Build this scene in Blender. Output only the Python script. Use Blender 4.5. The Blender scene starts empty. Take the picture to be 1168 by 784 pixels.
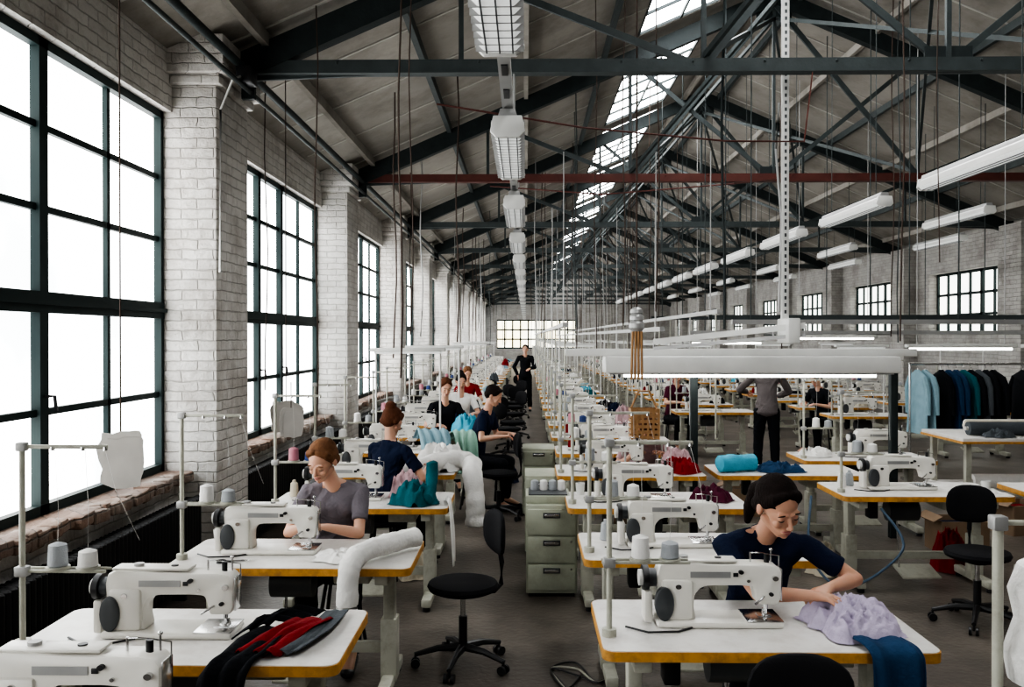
import bpy, bmesh, math, random
from mathutils import Vector, Matrix, Euler, noise
random.seed(7)
V=Vector
scene=bpy.context.scene
# ------------------------------------------------------------------ materials
MATS={}
def mat(name,col,rough=.6,metal=0,var=.25,scale=6,bump=0,bscale=40,emit=0,ecol=None,spec=.5,aniso=None,dirt=None,damt=.5,dscale=1.6,sss=0):
    if name in MATS: return MATS[name]
    m=bpy.data.materials.new(name); m.use_nodes=True
    nt=m.node_tree; N=nt.nodes; L=nt.links
    b=N['Principled BSDF']
    b.inputs['Roughness'].default_value=rough; b.inputs['Metallic'].default_value=metal
    b.inputs['Specular IOR Level'].default_value=spec
    if sss:
        b.inputs['Subsurface Weight'].default_value=sss; b.inputs['Subsurface Scale'].default_value=.012
    tc=N.new('ShaderNodeTexCoord')
    nz=N.new('ShaderNodeTexNoise'); nz.inputs['Scale'].default_value=scale; nz.inputs['Detail'].default_value=5
    L.new(tc.outputs['Object'],nz.inputs['Vector'])
    mx=N.new('ShaderNodeMix'); mx.data_type='RGBA'
    mx.inputs[6].default_value=(*[c*(1-var) for c in col],1); mx.inputs[7].default_value=(*[min(1,c*(1+var*.6)) for c in col],1)
    L.new(nz.outputs['Fac'],mx.inputs[0]); out=mx.outputs[2]
    if dirt:
        n4=N.new('ShaderNodeTexNoise'); n4.inputs['Scale'].default_value=dscale; n4.inputs['Detail'].default_value=9; n4.inputs['Roughness'].default_value=.7
        L.new(tc.outputs['Object'],n4.inputs['Vector'])
        cr=N.new('ShaderNodeValToRGB'); cr.color_ramp.elements[0].position=.46; cr.color_ramp.elements[0].color=(0,0,0,1); cr.color_ramp.elements[1].position=.66; cr.color_ramp.elements[1].color=(damt,damt,damt,1)
        L.new(n4.outputs['Fac'],cr.inputs[0]); m2=N.new('ShaderNodeMix'); m2.data_type='RGBA'; L.new(cr.outputs[0],m2.inputs[0]); L.new(out,m2.inputs[6]); m2.inputs[7].default_value=(*dirt,1); out=m2.outputs[2]
    L.new(out,b.inputs['Base Color'])
    if bump:
        mp=N.new('ShaderNodeMapping'); mp.inputs['Scale'].default_value=aniso or (1,1,1); L.new(tc.outputs['Object'],mp.inputs[0])
        n2=N.new('ShaderNodeTexNoise'); n2.inputs['Scale'].default_value=bscale; n2.inputs['Detail'].default_value=4
        L.new(mp.outputs[0],n2.inputs['Vector'])
        bp=N.new('ShaderNodeBump'); bp.inputs['Strength'].default_value=bump; bp.inputs['Distance'].default_value=.02
        L.new(n2.outputs['Fac'],bp.inputs['Height']); L.new(bp.outputs['Normal'],b.inputs['Normal'])
    if emit:
        b.inputs['Emission Strength'].default_value=emit
        b.inputs['Emission Color'].default_value=(*(ecol or col),1)
    MATS[name]=m; return m
def brick_mat(name,c1,c2,mortar,dirt,bump=.7,bw=.26,bh=.082,damt=.7,d0=.47,d1=.66):
    m=bpy.data.materials.new(name); m.use_nodes=True
    nt=m.node_tree; N=nt.nodes; L=nt.links; b=N['Principled BSDF']; b.inputs['Roughness'].default_value=.7
    tc=N.new('ShaderNodeTexCoord'); sp=N.new('ShaderNodeSeparateXYZ'); L.new(tc.outputs['Object'],sp.inputs[0])
    ad=N.new('ShaderNodeMath'); ad.operation='ADD'; L.new(sp.outputs[0],ad.inputs[0]); L.new(sp.outputs[1],ad.inputs[1])
    cb=N.new('ShaderNodeCombineXYZ'); L.new(ad.outputs[0],cb.inputs[0]); L.new(sp.outputs[2],cb.inputs[1])
    dn=N.new('ShaderNodeTexNoise'); dn.inputs['Scale'].default_value=9; dn.inputs['Detail'].default_value=4; L.new(tc.outputs['Object'],dn.inputs['Vector'])
    va=N.new('ShaderNodeVectorMath'); va.operation='MULTIPLY_ADD'; va.inputs[1].default_value=(.045,.030,0)
    L.new(dn.outputs['Color'],va.inputs[0]); L.new(cb.outputs[0],va.inputs[2])
    bt=N.new('ShaderNodeTexBrick'); bt.inputs['Scale'].default_value=1; bt.inputs['Brick Width'].default_value=bw; bt.inputs['Row Height'].default_value=bh
    bt.inputs['Mortar Size'].default_value=.008; bt.inputs['Mortar Smooth'].default_value=.9
    bt.inputs['Color1'].default_value=(*c1,1); bt.inputs['Color2'].default_value=(*c2,1); bt.inputs['Mortar'].default_value=(*mortar,1)
    L.new(va.outputs[0],bt.inputs['Vector'])
    n1=N.new('ShaderNodeTexNoise'); n1.inputs['Scale'].default_value=1.5; n1.inputs['Detail'].default_value=10; n1.inputs['Roughness'].default_value=.72
    L.new(tc.outputs['Object'],n1.inputs['Vector'])
    cr=N.new('ShaderNodeValToRGB'); cr.color_ramp.elements[0].position=d0; cr.color_ramp.elements[0].color=(0,0,0,1); cr.color_ramp.elements[1].position=d1; cr.color_ramp.elements[1].color=(1,1,1,1)
    L.new(n1.outputs['Fac'],cr.inputs[0])
    ml=N.new('ShaderNodeMath'); ml.operation='MULTIPLY'; ml.inputs[1].default_value=damt; L.new(cr.outputs[0],ml.inputs[0])
    mx=N.new('ShaderNodeMix'); mx.data_type='RGBA'; L.new(ml.outputs[0],mx.inputs[0]); L.new(bt.outputs['Color'],mx.inputs[6]); mx.inputs[7].default_value=(*dirt,1)
    L.new(mx.outputs[2],b.inputs['Base Color'])
    n3=N.new('ShaderNodeTexNoise'); n3.inputs['Scale'].default_value=14; n3.inputs['Detail'].default_value=7; n3.inputs['Roughness'].default_value=.65; L.new(tc.outputs['Object'],n3.inputs['Vector'])
    m3=N.new('ShaderNodeMath'); m3.operation='MULTIPLY'; m3.inputs[1].default_value=1.8; L.new(n3.outputs['Fac'],m3.inputs[0])
    sb=N.new('ShaderNodeMath'); sb.operation='SUBTRACT'; L.new(m3.outputs[0],sb.inputs[0]); L.new(bt.outputs['Fac'],sb.inputs[1])
    bp=N.new('ShaderNodeBump'); bp.inputs['Strength'].default_value=bump; bp.inputs['Distance'].default_value=.018
    L.new(sb.outputs[0],bp.inputs['Height']); L.new(bp.outputs['Normal'],b.inputs['Normal'])
    return m
def glow_mat(name,c1,c2,s,scale=1.2):  # pane emits light itself, standing in for daylight from outside
    m=bpy.data.materials.new(name); m.use_nodes=True
    nt=m.node_tree; N=nt.nodes; L=nt.links; b=N['Principled BSDF']
    b.inputs['Base Color'].default_value=(.6,.62,.62,1); b.inputs['Roughness'].default_value=.25
    tc=N.new('ShaderNodeTexCoord'); nz=N.new('ShaderNodeTexNoise'); nz.inputs['Scale'].default_value=scale; nz.inputs['Detail'].default_value=3
    L.new(tc.outputs['Object'],nz.inputs['Vector'])
    cr=N.new('ShaderNodeValToRGB'); cr.color_ramp.elements[0].position=.35; cr.color_ramp.elements[0].color=(*c1,1); cr.color_ramp.elements[1].position=.62; cr.color_ramp.elements[1].color=(*c2,1)
    L.new(nz.outputs['Fac'],cr.inputs[0]); L.new(cr.outputs[0],b.inputs['Emission Color']); b.inputs['Emission Strength'].default_value=s
    return m
M_BRICK=brick_mat('painted_brick',(.70,.68,.65),(.61,.59,.565),(.48,.46,.44),(.30,.265,.235))
M_BRICKR=brick_mat('grey_brick',(.44,.425,.40),(.36,.35,.33),(.27,.26,.25),(.19,.17,.155))  # darker, greyer base tone than the left wall, with random dirt patches
M_SILLB=brick_mat('sill_brick',(.24,.155,.115),(.17,.12,.095),(.12,.10,.085),(.42,.38,.34),damt=.6,d0=.52,d1=.62)
M_GLASS=glow_mat('glowing_frosted_glass',(.50,.53,.54),(1,.99,.965),6.5,.9)
M_GLASSR=glow_mat('far_window_glass',(.8,.85,.8),(1,.98,.90),2.6)
M_SKY=glow_mat('skylight_glass',(.92,.95,.98),(1,.99,.96),11)
M_STEEL=mat('green_steel',(.024,.032,.033),.6,var=.4,scale=9,bump=.15,spec=.3)
M_STEEL2=mat('slate_steel',(.050,.061,.062),.6,var=.45,scale=7,bump=.15,spec=.3)
M_FRAME=mat('window_green_paint',(.010,.024,.024),.6,var=.3,spec=.3)
M_RUST=mat('rust_red_steel',(.10,.032,.026),.6,var=.4,spec=.3)
M_CEIL=mat('roof_board_paint',(.31,.288,.258),.85,var=.4,scale=1.2,bump=.3,bscale=9,dirt=(.14,.125,.108),damt=.7,dscale=.9)
M_SEAM=mat('roof_seam',(.44,.42,.385),.8,var=.3)
M_FLOOR=mat('worn_concrete',(.098,.083,.071),.40,var=.5,scale=2.2,bump=.25,bscale=25,dirt=(.20,.175,.15),damt=.5,dscale=1.1)
M_RAD=mat('radiator_black',(.010,.010,.012),.45)
M_MACH=mat('machine_enamel',(.70,.68,.63),.3,var=.08,scale=15)
M_LAM=mat('table_laminate',(.64,.625,.60),.36,var=.12,scale=5,dirt=(.42,.38,.34),damt=.45,dscale=9)
M_EDGE=mat('wood_edge',(.58,.29,.06),.5,var=.45,scale=20,dirt=(.2,.1,.035),damt=.6,dscale=12)
M_LEG=mat('cream_leg_paint',(.44,.44,.375),.45,var=.2,dirt=(.2,.18,.14),damt=.5,dscale=7)
M_CAB=mat('cabinet_green_grey',(.38,.40,.32),.45,var=.15,dirt=(.2,.2,.16),damt=.4,dscale=5)
M_BLACK=mat('black_plastic',(.010,.010,.012),.42)
M_SEATF=mat('black_fabric',(.011,.011,.013),.85,bump=.2,bscale=200,spec=.2)
M_DGREY=mat('dark_grey_plastic',(.06,.065,.07),.4)
M_CHROME=mat('chrome',(.6,.6,.6),.2,metal=1,var=.1)
M_GALV=mat('galvanised',(.38,.38,.375),.45,metal=.4,var=.3)
M_WPL=mat('white_plastic',(.62,.62,.60),.35,var=.12)
M_DIFF=mat('ribbed_diffuser',(.55,.56,.55),.25,var=.3,scale=40,emit=.45,ecol=(.85,.87,.85))
M_TUBE=mat('lit_tube',(1,1,1),.4,emit=9,ecol=(1,1,.95))
M_THR=mat('thread_grey',(.36,.38,.40),.8,bump=.3,bscale=150)
M_THW=mat('thread_white',(.75,.74,.72),.8,bump=.3,bscale=150)
M_CORD=mat('brown_cord',(.055,.035,.026),.8)
M_PAPER=mat('pattern_card',(.52,.50,.47),.8,var=.3)
M_WOOD=mat('plain_wood',(.33,.18,.075),.6,var=.4,scale=12)
def cloth(name,c): return mat('cloth_'+name,c,.9,var=.28,scale=9,bump=.35,bscale=60,spec=.15)
C_WHITE=cloth('white',(.74,.73,.71)); C_LIL=cloth('lilac',(.42,.37,.48)); C_NAVY=cloth('navy',(.010,.016,.040)); C_DENIM=cloth('denim',(.018,.05,.11))
C_BLACK=cloth('black',(.010,.011,.014)); C_RED=cloth('red',(.20,.010,.014)); C_GREY=cloth('grey',(.08,.09,.10)); C_TEAL=cloth('teal',(.015,.10,.12))
C_SKY=cloth('sky_blue',(.08,.38,.52)); C_PINK=cloth('pink',(.5,.34,.36)); C_LBLUE=cloth('light_blue',(.26,.40,.46)); C_CREAM=cloth('cream',(.55,.50,.40))
C_GT=cloth('heather_grey',(.17,.155,.175)); C_GSW=cloth('grey_sweater',(.16,.14,.14)); C_WINE=cloth('wine',(.075,.012,.03))
S_SKIN=mat('skin',(.60,.35,.25),.5,var=.10,scale=14,bump=.05,bscale=180,spec=.35,sss=.15); S_SKIN2=mat('skin_tan',(.52,.29,.20),.5,var=.10,scale=14,bump=.05,bscale=180,spec=.35,sss=.15)
S_LIP=mat('lips',(.42,.15,.13),.45); S_LASH=mat('lash',(.03,.02,.015),.6)
def hairmat(n,c): return mat('hair_'+n,c,.75,var=.5,scale=30,bump=.5,bscale=60,aniso=(5,1,1),spec=.12)
H_BR=hairmat('light_brown',(.19,.09,.045)); H_DK=hairmat('dark',(.014,.009,.008)); H_AU=hairmat('auburn',(.11,.042,.022))
# ------------------------------------------------------------------ mesh builder
def link(o):
    scene.collection.objects.link(o); return o
class MB:
    def __init__(s): s.bm=bmesh.new(); s.mats=[]
    def mi(s,m):
        if m not in s.mats: s.mats.append(m)
        return s.mats.index(m)
    def _add(s,tb,m,M=None):
        i=s.mi(m)
        for f in tb.faces: f.material_index=i
        if M is not None: tb.transform(M)
        me=bpy.data.meshes.new('t'); tb.to_mesh(me); tb.free(); s.bm.from_mesh(me); bpy.data.meshes.remove(me)
    def box(s,c,sz,m,bev=0,rot=None,seg=2):
        tb=bmesh.new(); bmesh.ops.create_cube(tb,size=1); tb.transform(Matrix.Diagonal((*sz,1)))
        if bev: bmesh.ops.bevel(tb,geom=tb.edges[:],offset=bev,segments=seg,affect='EDGES',profile=.5)
        M=Matrix.Translation(c)
        if rot: M=M@Euler(rot).to_matrix().to_4x4()
        s._add(tb,m,M)
    def bx(s,x0,x1,y0,y1,z0,z1,m,bev=0): s.box(((x0+x1)/2,(y0+y1)/2,(z0+z1)/2),(abs(x1-x0),abs(y1-y0),abs(z1-z0)),m,bev)
    def beam(s,a,b,w,h,m):
        a=V(a);b=V(b);d=b-a; L=d.length; q=d.to_track_quat('Y','Z')
        tb=bmesh.new(); bmesh.ops.create_cube(tb,size=1); tb.transform(Matrix.Diagonal((w,L,h,1)))
        s._add(tb,m,Matrix.Translation((a+b)/2)@q.to_matrix().to_4x4())
    def cyl(s,a,b,r,m,r2=None,seg=12):
        a=V(a);b=V(b);d=b-a; tb=bmesh.new()
        bmesh.ops.create_cone(tb,cap_ends=True,segments=seg,radius1=r,radius2=r if r2 is None else r2,depth=d.length)
        s._add(tb,m,Matrix.Translation((a+b)/2)@d.to_track_quat('Z','Y').to_matrix().to_4x4())
    def sph(s,c,r,m,seg=12):
        if not hasattr(r,'__len__'): r=(r,r,r)
        tb=bmesh.new(); bmesh.ops.create_uvsphere(tb,u_segments=seg,v_segments=max(6,seg*2//3),radius=1)
        s._add(tb,m,Matrix.Translation(c)@Matrix.Diagonal((*r,1)))
    def lathe(s,prof,c,m,seg=20):
        tb=bmesh.new(); rings=[]
        for r,z in prof:
            rings.append([tb.verts.new((r*math.cos(t*2*math.pi/seg),r*math.sin(t*2*math.pi/seg),z)) for t in range(seg)])
        for a,b in zip(rings,rings[1:]):
            for i in range(seg): tb.faces.new((a[i],a[(i+1)%seg],b[(i+1)%seg],b[i]))
        tb.faces.new(rings[0][::-1]); tb.faces.new(rings[-1])
        s._add(tb,m,Matrix.Translation(c))
    def tube(s,pts,r,m,seg=8):
        pts=[V(p) for p in pts]; tb=bmesh.new(); rings=[]
        rr=r if hasattr(r,'__len__') else [r]*len(pts)
        up=V((0,0,1))
        for i,p in enumerate(pts):
            d=(pts[min(i+1,len(pts)-1)]-pts[max(i-1,0)]).normalized()
            u=d.cross(up)
            if u.length<.05: u=d.cross(V((1,0,0)))
            u.normalize(); w=u.cross(d)
            rings.append([tb.verts.new(p+(u*math.cos(t*2*math.pi/seg)+w*math.sin(t*2*math.pi/seg))*rr[i]) for t in range(seg)])
        for a,b in zip(rings,rings[1:]):
            for i in range(seg): tb.faces.new((a[i],a[(i+1)%seg],b[(i+1)%seg],b[i]))
        tb.faces.new(rings[0][::-1]); tb.faces.new(rings[-1])
        bmesh.ops.recalc_face_normals(tb,faces=tb.faces[:])
        s._add(tb,m)
    def prism(s,pts,y0,y1,m,bev=0):
        tb=bmesh.new(); a=[tb.verts.new((x,y0,z)) for x,z in pts]; b=[tb.verts.new((x,y1,z)) for x,z in pts]
        n=len(pts); tb.faces.new(a); tb.faces.new(b[::-1])
        for i in range(n): tb.faces.new((a[i],b[i],b[(i+1)%n],a[(i+1)%n]))
        bmesh.ops.recalc_face_normals(tb,faces=tb.faces[:])
        if bev: bmesh.ops.bevel(tb,geom=tb.edges[:],offset=bev,segments=2,affect='EDGES',profile=.5)
        s._add(tb,m)
    def mesh(s,name):
        bm=s.bm; bm.normal_update()
        for f in bm.faces: f.smooth=True
        for e in bm.edges:
            if len(e.link_faces)==2 and e.calc_face_angle(0)>.6: e.smooth=False
        me=bpy.data.meshes.new(name); bm.to_mesh(me); bm.free()
        for m in s.mats: me.materials.append(m)
        return me
    def obj(s,name,loc=(0,0,0),rot=0):
        o=link(bpy.data.objects.new(name,s.mesh(name))); o.location=loc; o.rotation_euler=(0,0,rot); return o
def inst(name,me,loc,rot=0,sc=None):
    o=link(bpy.data.objects.new(name,me)); o.location=loc; o.rotation_euler=(0,0,rot)
    if sc: o.scale=sc
    return o
# ------------------------------------------------------------------ room
XL=-2.97; XR=9.8; AP=3.55; ZE=4.35; ZA=7.05; YB=-5.0; YF=60.0
SL=(ZA-ZE)/(AP+2.7)
def roofz(x): return ZA-SL*abs(x-AP)
b=MB(); b.bx(-3.5,10.3,YB-.3,YF+.3,-.2,0,M_FLOOR); b.obj('floor')
b=MB()
b.bx(-3.45,-2.80,YB,YF,0,.84,M_BRICK)
b.bx(-3.45,-2.86,YB,YF,3.80,ZE+.1,M_BRICK)
piers=[1.85+5.2*k for k in range(-1,12)]
for y in piers:
    if y>59: continue
    b.bx(-3.45,-2.50,y,y+.80,0,4.02,M_BRICK,.015)
    b.bx(-3.45,-2.46,y-.05,y+.85,4.02,4.10,M_BRICK,.01)
    b.bx(-3.45,-2.41,y-.10,y+.90,4.10,ZE+.05,M_BRICK,.01)
b.obj('wall_left')
b=MB()
for k,y in enumerate(piers[:-1]):
    b.bx(-3.2,-2.70,y+.8,y+5.2,.84,.90,M_SILLB,.012)
for k in range(190):
    yy=random.uniform(2.8,7.0) if k<80 else random.uniform(7.9,30)
    if any(y-.1<yy<y+.9 for y in piers): continue
    b.box((-2.735+random.uniform(-.015,.03),yy,.865+random.uniform(-.012,.02)),(.12,random.uniform(.08,.22),.08),M_SILLB,.014,rot=(random.uniform(-.06,.06),random.uniform(-.08,.08),random.uniform(-.2,.2)))
b.obj('trim_sill')
n=0
def window_left(y0,y1,z0=.9,z1=3.8):
    global n
    n+=1; b=MB(); X=XL; d=(y1-y0)/5
    b.bx(X-.03,X-.02,y0,y1,z0,z1,M_GLASS)
    b.bx(X-.04,X+.04,y0,y1,z0,z0+.06,M_FRAME); b.bx(X-.04,X+.04,y0,y1,z1-.06,z1,M_FRAME)
    b.bx(X-.04,X+.04,y0,y0+.05,z0,z1,M_FRAME); b.bx(X-.04,X+.04,y1-.05,y1,z0,z1,M_FRAME)
    for i in range(1,5):
        big=i in(2,3); w=.048 if big else .022
        b.bx(X-.04,X+(.04 if big else .015),y0+d*i-w,y0+d*i+w,z0,z1,M_FRAME)
    b.bx(X-.04,X+.045,y0,y1,2.13,2.26,M_FRAME); b.bx(X-.04,X+.07,y0,y1,2.18,2.21,M_FRAME)
    for z in (3.27,2.77,1.52): b.bx(X-.04,X+.015,y0,y1,z-.022,z+.022,M_FRAME)
    for i in (2,3): b.tube([(X+.04,y0+d*i,1.62),(X+.09,y0+d*i+.02,1.62),(X+.10,y0+d*i+.02,1.53)],.012,M_BLACK,6)
    b.obj('window_%d'%n)
for a in piers[:-1]:
    if a+5.2<60: window_left(a+.8,a+5.2)
b=MB()
ww=[(13.2+5.2*k,16.3+5.2*k) for k in range(-1,9)]
b.bx(XR,XR+.5,YB,YF,0,2.05,M_BRICKR); b.bx(XR,XR+.5,YB,YF,3.5,ZE+.2,M_BRICKR)
prev=YB
for a,c in ww:
    b.bx(XR,XR+.5,prev,a,2.05,3.5,M_BRICKR); prev=c
    b.bx(XR-.35,XR,a-1.5,a-.7,0,4.2,M_BRICKR)
b.bx(XR,XR+.5,prev,YF,2.05,3.5,M_BRICKR)
b.obj('wall_right')
for a,c in ww:
    n+=1; b=MB(); X=XR+.25
    b.bx(X,X+.01,a,c,2.05,3.5,M_GLASSR)
    for i in range(7):
        y=a+(c-a)*i/6; w=.05 if i in(0,2,4,6) else .022; b.bx(X-.05,X,y-w,y+w,2.05,3.5,M_FRAME)
    for z in (2.08,2.5,2.98,3.47): b.bx(X-.05,X,a,c,z-.03,z+.03,M_FRAME)
    b.obj('window_%d'%n)
def gable(y0,y1,name,hole=None):
    b=MB()
    def pr(x0,x1,z0):
        pts=[(x0,z0),(x1,z0),(x1,roofz(x1)+.1)]
        if x0<AP<x1: pts.append((AP,ZA+.1))
        pts.append((x0,roofz(x0)+.1)); b.prism(pts,y0,y1,M_BRICKR)
    if hole:
        hx0,hx1,hz0,hz1=hole
        pr(-3.4,hx0,0); pr(hx1,10.2,0); b.bx(hx0,hx1,y0,y1,0,hz0,M_BRICKR); pr(hx0,hx1,hz1)
    else: pr(-3.4,10.2,0)
    return b.obj(name)
gable(YF,YF+.4,'wall_far',(-2.0,3.4,1.2,3.2)); gable(YB-.4,YB,'wall_back')
n+=1; b=MB(); b.bx(-2,3.4,YF+.2,YF+.22,1.2,3.2,glow_mat('end_window_glass',(.9,.8,.5),(1,.97,.85),3,scale=.8))
for i in range(11): x=-2+5.4*i/10; b.bx(x-.05,x+.05,YF+.1,YF+.2,1.2,3.2,M_FRAME)
for z in (1.25,1.85,2.5,3.15): b.bx(-2,3.4,YF+.1,YF+.2,z-.05,z+.05,M_FRAME)
b.obj('window_%d'%n)
SK0,SK1=1.55,2.75
b=MB()
def slope(x0,x1,y0,y1,m,t=.12,off=0):
    z0=roofz(x0)+off; z1=roofz(x1)+off
    b.prism([(x0,z0),(x1,z1),(x1,z1+t),(x0,z0+t)],y0,y1,m)
slope(-3.45,SK0,YB,YF,M_CEIL); slope(SK1,AP,YB,YF,M_CEIL); slope(AP,10.3,YB,YF,M_CEIL)
skys=[]
truss_y=[2.25+5.2*k for k in range(-1,12) if 2.25+5.2*k<59.5]
for ty in truss_y:
    slope(SK0,SK1,ty-.3,ty+.3,M_CEIL)
    skys.append((ty+.3,min(ty+4.9,YF)))
slope(SK0,SK1,YB,truss_y[0]-.3,M_CEIL)
yy=YB+.6
while yy<45:
    slope(-2.8,SK0,yy,yy+.03,M_SEAM,.02,-.012); slope(AP+.05,9.8,yy,yy+.03,M_SEAM,.02,-.012); yy+=1.3
b.obj('ceiling')
b=MB()
for a,c in skys:
    slope(SK0,SK1,a,c,M_SKY,.02,.05)
    for i in range(7):
        y=a+(c-a)*i/6; slope(SK0,SK1,y-.02,y+.02,M_STEEL,.04,.01)
    for x in (SK0,SK0+.6,SK1-.03): slope(x,x+.035,a,c,M_STEEL,.05,.0)
b.obj('window_skylight')
for i,x in enumerate([-2.2,-1.1,0,1.1,3.2,3.9,5.0,6.1,7.2,8.3,9.3]):
    b=MB(); b.box((x,(YB+YF)/2,roofz(x)-.07),(.06,YF-YB,.11),M_STEEL2 if i%2 else M_CEIL); b.obj('trim_purlin_%d'%(i+1))
for k,ty in enumerate(truss_y):
    b=MB(); Z=4.27; mc=M_RUST if k==3 else M_STEEL2
    b.box(((XL+.4+XR)/2,ty-.045,Z),(XR-XL-.4,.02,.11),mc); b.box(((XL+.4+XR)/2,ty+.045,Z),(XR-XL-.4,.02,.11),mc); b.box(((XL+.4+XR)/2,ty,Z-.05),(XR-XL-.4,.12,.015),mc)
    b.beam((-2.85,ty,roofz(-2.85)-.2),(AP,ty,ZA-.2),.13,.22,M_STEEL); b.beam((9.8,ty,roofz(9.8)-.2),(AP,ty,ZA-.2),.13,.22,M_STEEL)
    nb=[-2.6,-.55,1.5,AP,5.6,7.65,9.7]
    for i,x in enumerate(nb):
        zt=roofz(x)-.2
        if 0<i<6: b.beam((x,ty,Z),(x,ty,zt),.04,.04,M_STEEL2)
        if i<3: b.beam((nb[i+1],ty+.03,Z),(x,ty+.03,zt),.03,.06,M_STEEL2)
        if i>3: b.beam((nb[i-1],ty+.03,Z),(x,ty+.03,zt),.03,.06,M_STEEL2)
    b.beam((1.5,ty-.03,Z),(AP,ty-.03,ZA-.3),.03,.07,M_STEEL2); b.beam((5.6,ty-.03,Z),(AP,ty-.03,ZA-.3),.03,.07,M_STEEL2)
    b.box((AP,ty,ZA-.35),(.5,.02,.35),M_STEEL); b.box((AP,ty,Z+.05),(.4,.02,.22),M_STEEL)
    for j in range(20): b.sph((-2.2+j*.6,ty-.057,Z+.03),.013,mc,6)
    b.obj('roof_truss')
b=MB()
for k in range(1,len(truss_y)-1):
    a,c=truss_y[k],truss_y[k+1]
    for x0,x1 in ((AP,5.6),(AP,1.5)):
        b.beam((x0,a,ZA-.5),(x1,c,4.35),.035,.05,M_STEEL2); b.beam((x1,a,4.35),(x0,c,ZA-.5),.035,.05,M_STEEL2)
b.obj('roof_bracing')
b=MB()
b.cyl((-2.35,YB+.05,4.22),(-2.35,YF-.05,4.22),.035,M_STEEL); b.cyl((-2.33,YB+.05,4.05),(-2.33,YF-.05,4.05),.02,M_STEEL2)
for y in piers:
    if y<59: b.bx(-2.41,-2.30,y+.35,y+.4,4.0,4.27,M_STEEL)
b.obj('eaves_pipe')
b=MB(); b.box((-2.30,7.2,4.13),(.12,.2,.13),M_BLACK,.01); b.tube([(-2.32,7.1,4.1),(-2.34,6.98,4.05),(-2.44,6.98,3.8),(-2.45,6.98,2.5)],.009,M_WPL); b.obj('junction_box')
b=MB(); b.tube([(-.6,5.9,3.55),(.4,6.2,3.46),(1.5,6.6,3.45),(2.3,7.3,3.6),(2.4,7.4,4.2)],.007,M_RUST,6); b.tube([(-.5,12.3,4.1),(1.0,11.5,3.85),(2.6,11,3.9),(3.5,12.4,4.2)],.010,M_RUST,6); b.obj('sagging_conduit')
# ------------------------------------------------------------------ ceiling lamp rows
def lamp_mesh(L,ribs=True):
    b=MB()
    b.prism([(-.04,0.05),(.04,.05),(.055,.0),(-.055,.0)],0,L,M_GALV,.004)
    b.prism([(-.088,-.070),(-.060,-.098),(.060,-.098),(.088,-.070),(.07,0),(-.07,0)],.03,L-.03,M_DIFF,.006)
    if ribs:
        nn=int(L/.075)
        for i in range(nn):
            y=.05+i*(L-.1)/(nn-1); b.box((0,y,-.052),(.184,.006,.096),M_GALV)
    for x in(-.05,0,.05): b.box((x,L/2,-.101),(.006,L-.08,.008),M_DGREY)
    for s in(-1,1): b.box((s*.088,L/2,-.045),(.006,L-.04,.05),M_WPL)
    for y0 in(-.01,L-.03): b.prism([(-.095,-.075),(-.064,-.106),(.064,-.106),(.095,-.075),(.078,.01),(-.078,.01)],y0,y0+.03,M_WPL,.004)
    return b.mesh('fluorescent_lamp')
LM=lamp_mesh(1.30); LM2=lamp_mesh(1.95,False)
for k in range(20): inst('fluorescent_lamp',LM,(-.10,2.1+2.65*k,3.17))
b=MB()
b.box((-.1,27,3.25),(.06,56,.04),M_GALV)
for k in range(60): b.box((-.1,.5+k*.4,3.228),(.03,.16,.006),M_BLACK)
for ty in truss_y:
    if ty>-1: b.cyl((-.1,ty,3.25),(-.1,ty,4.27),.01,M_GALV)
b.obj('cable_tray')
for (x,z,ys) in ((4.0,3.55,[6.9+2.95*k for k in range(11)]),(6.6,3.85,[12.6+5.2*k for k in range(6)]),(8.2,3.9,[16.6+5.2*k for k in range(5)])):
    for y in ys:
        inst('fluorescent_lamp',LM2,(x,y,z))
        b=MB()
        for s in(.25,1.7): b.cyl((x,y+s,z+.05),(x,y+s,roofz(x)-.015),.005,M_STEEL2,seg=6)
        b.obj('lamp_suspension')
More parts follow.
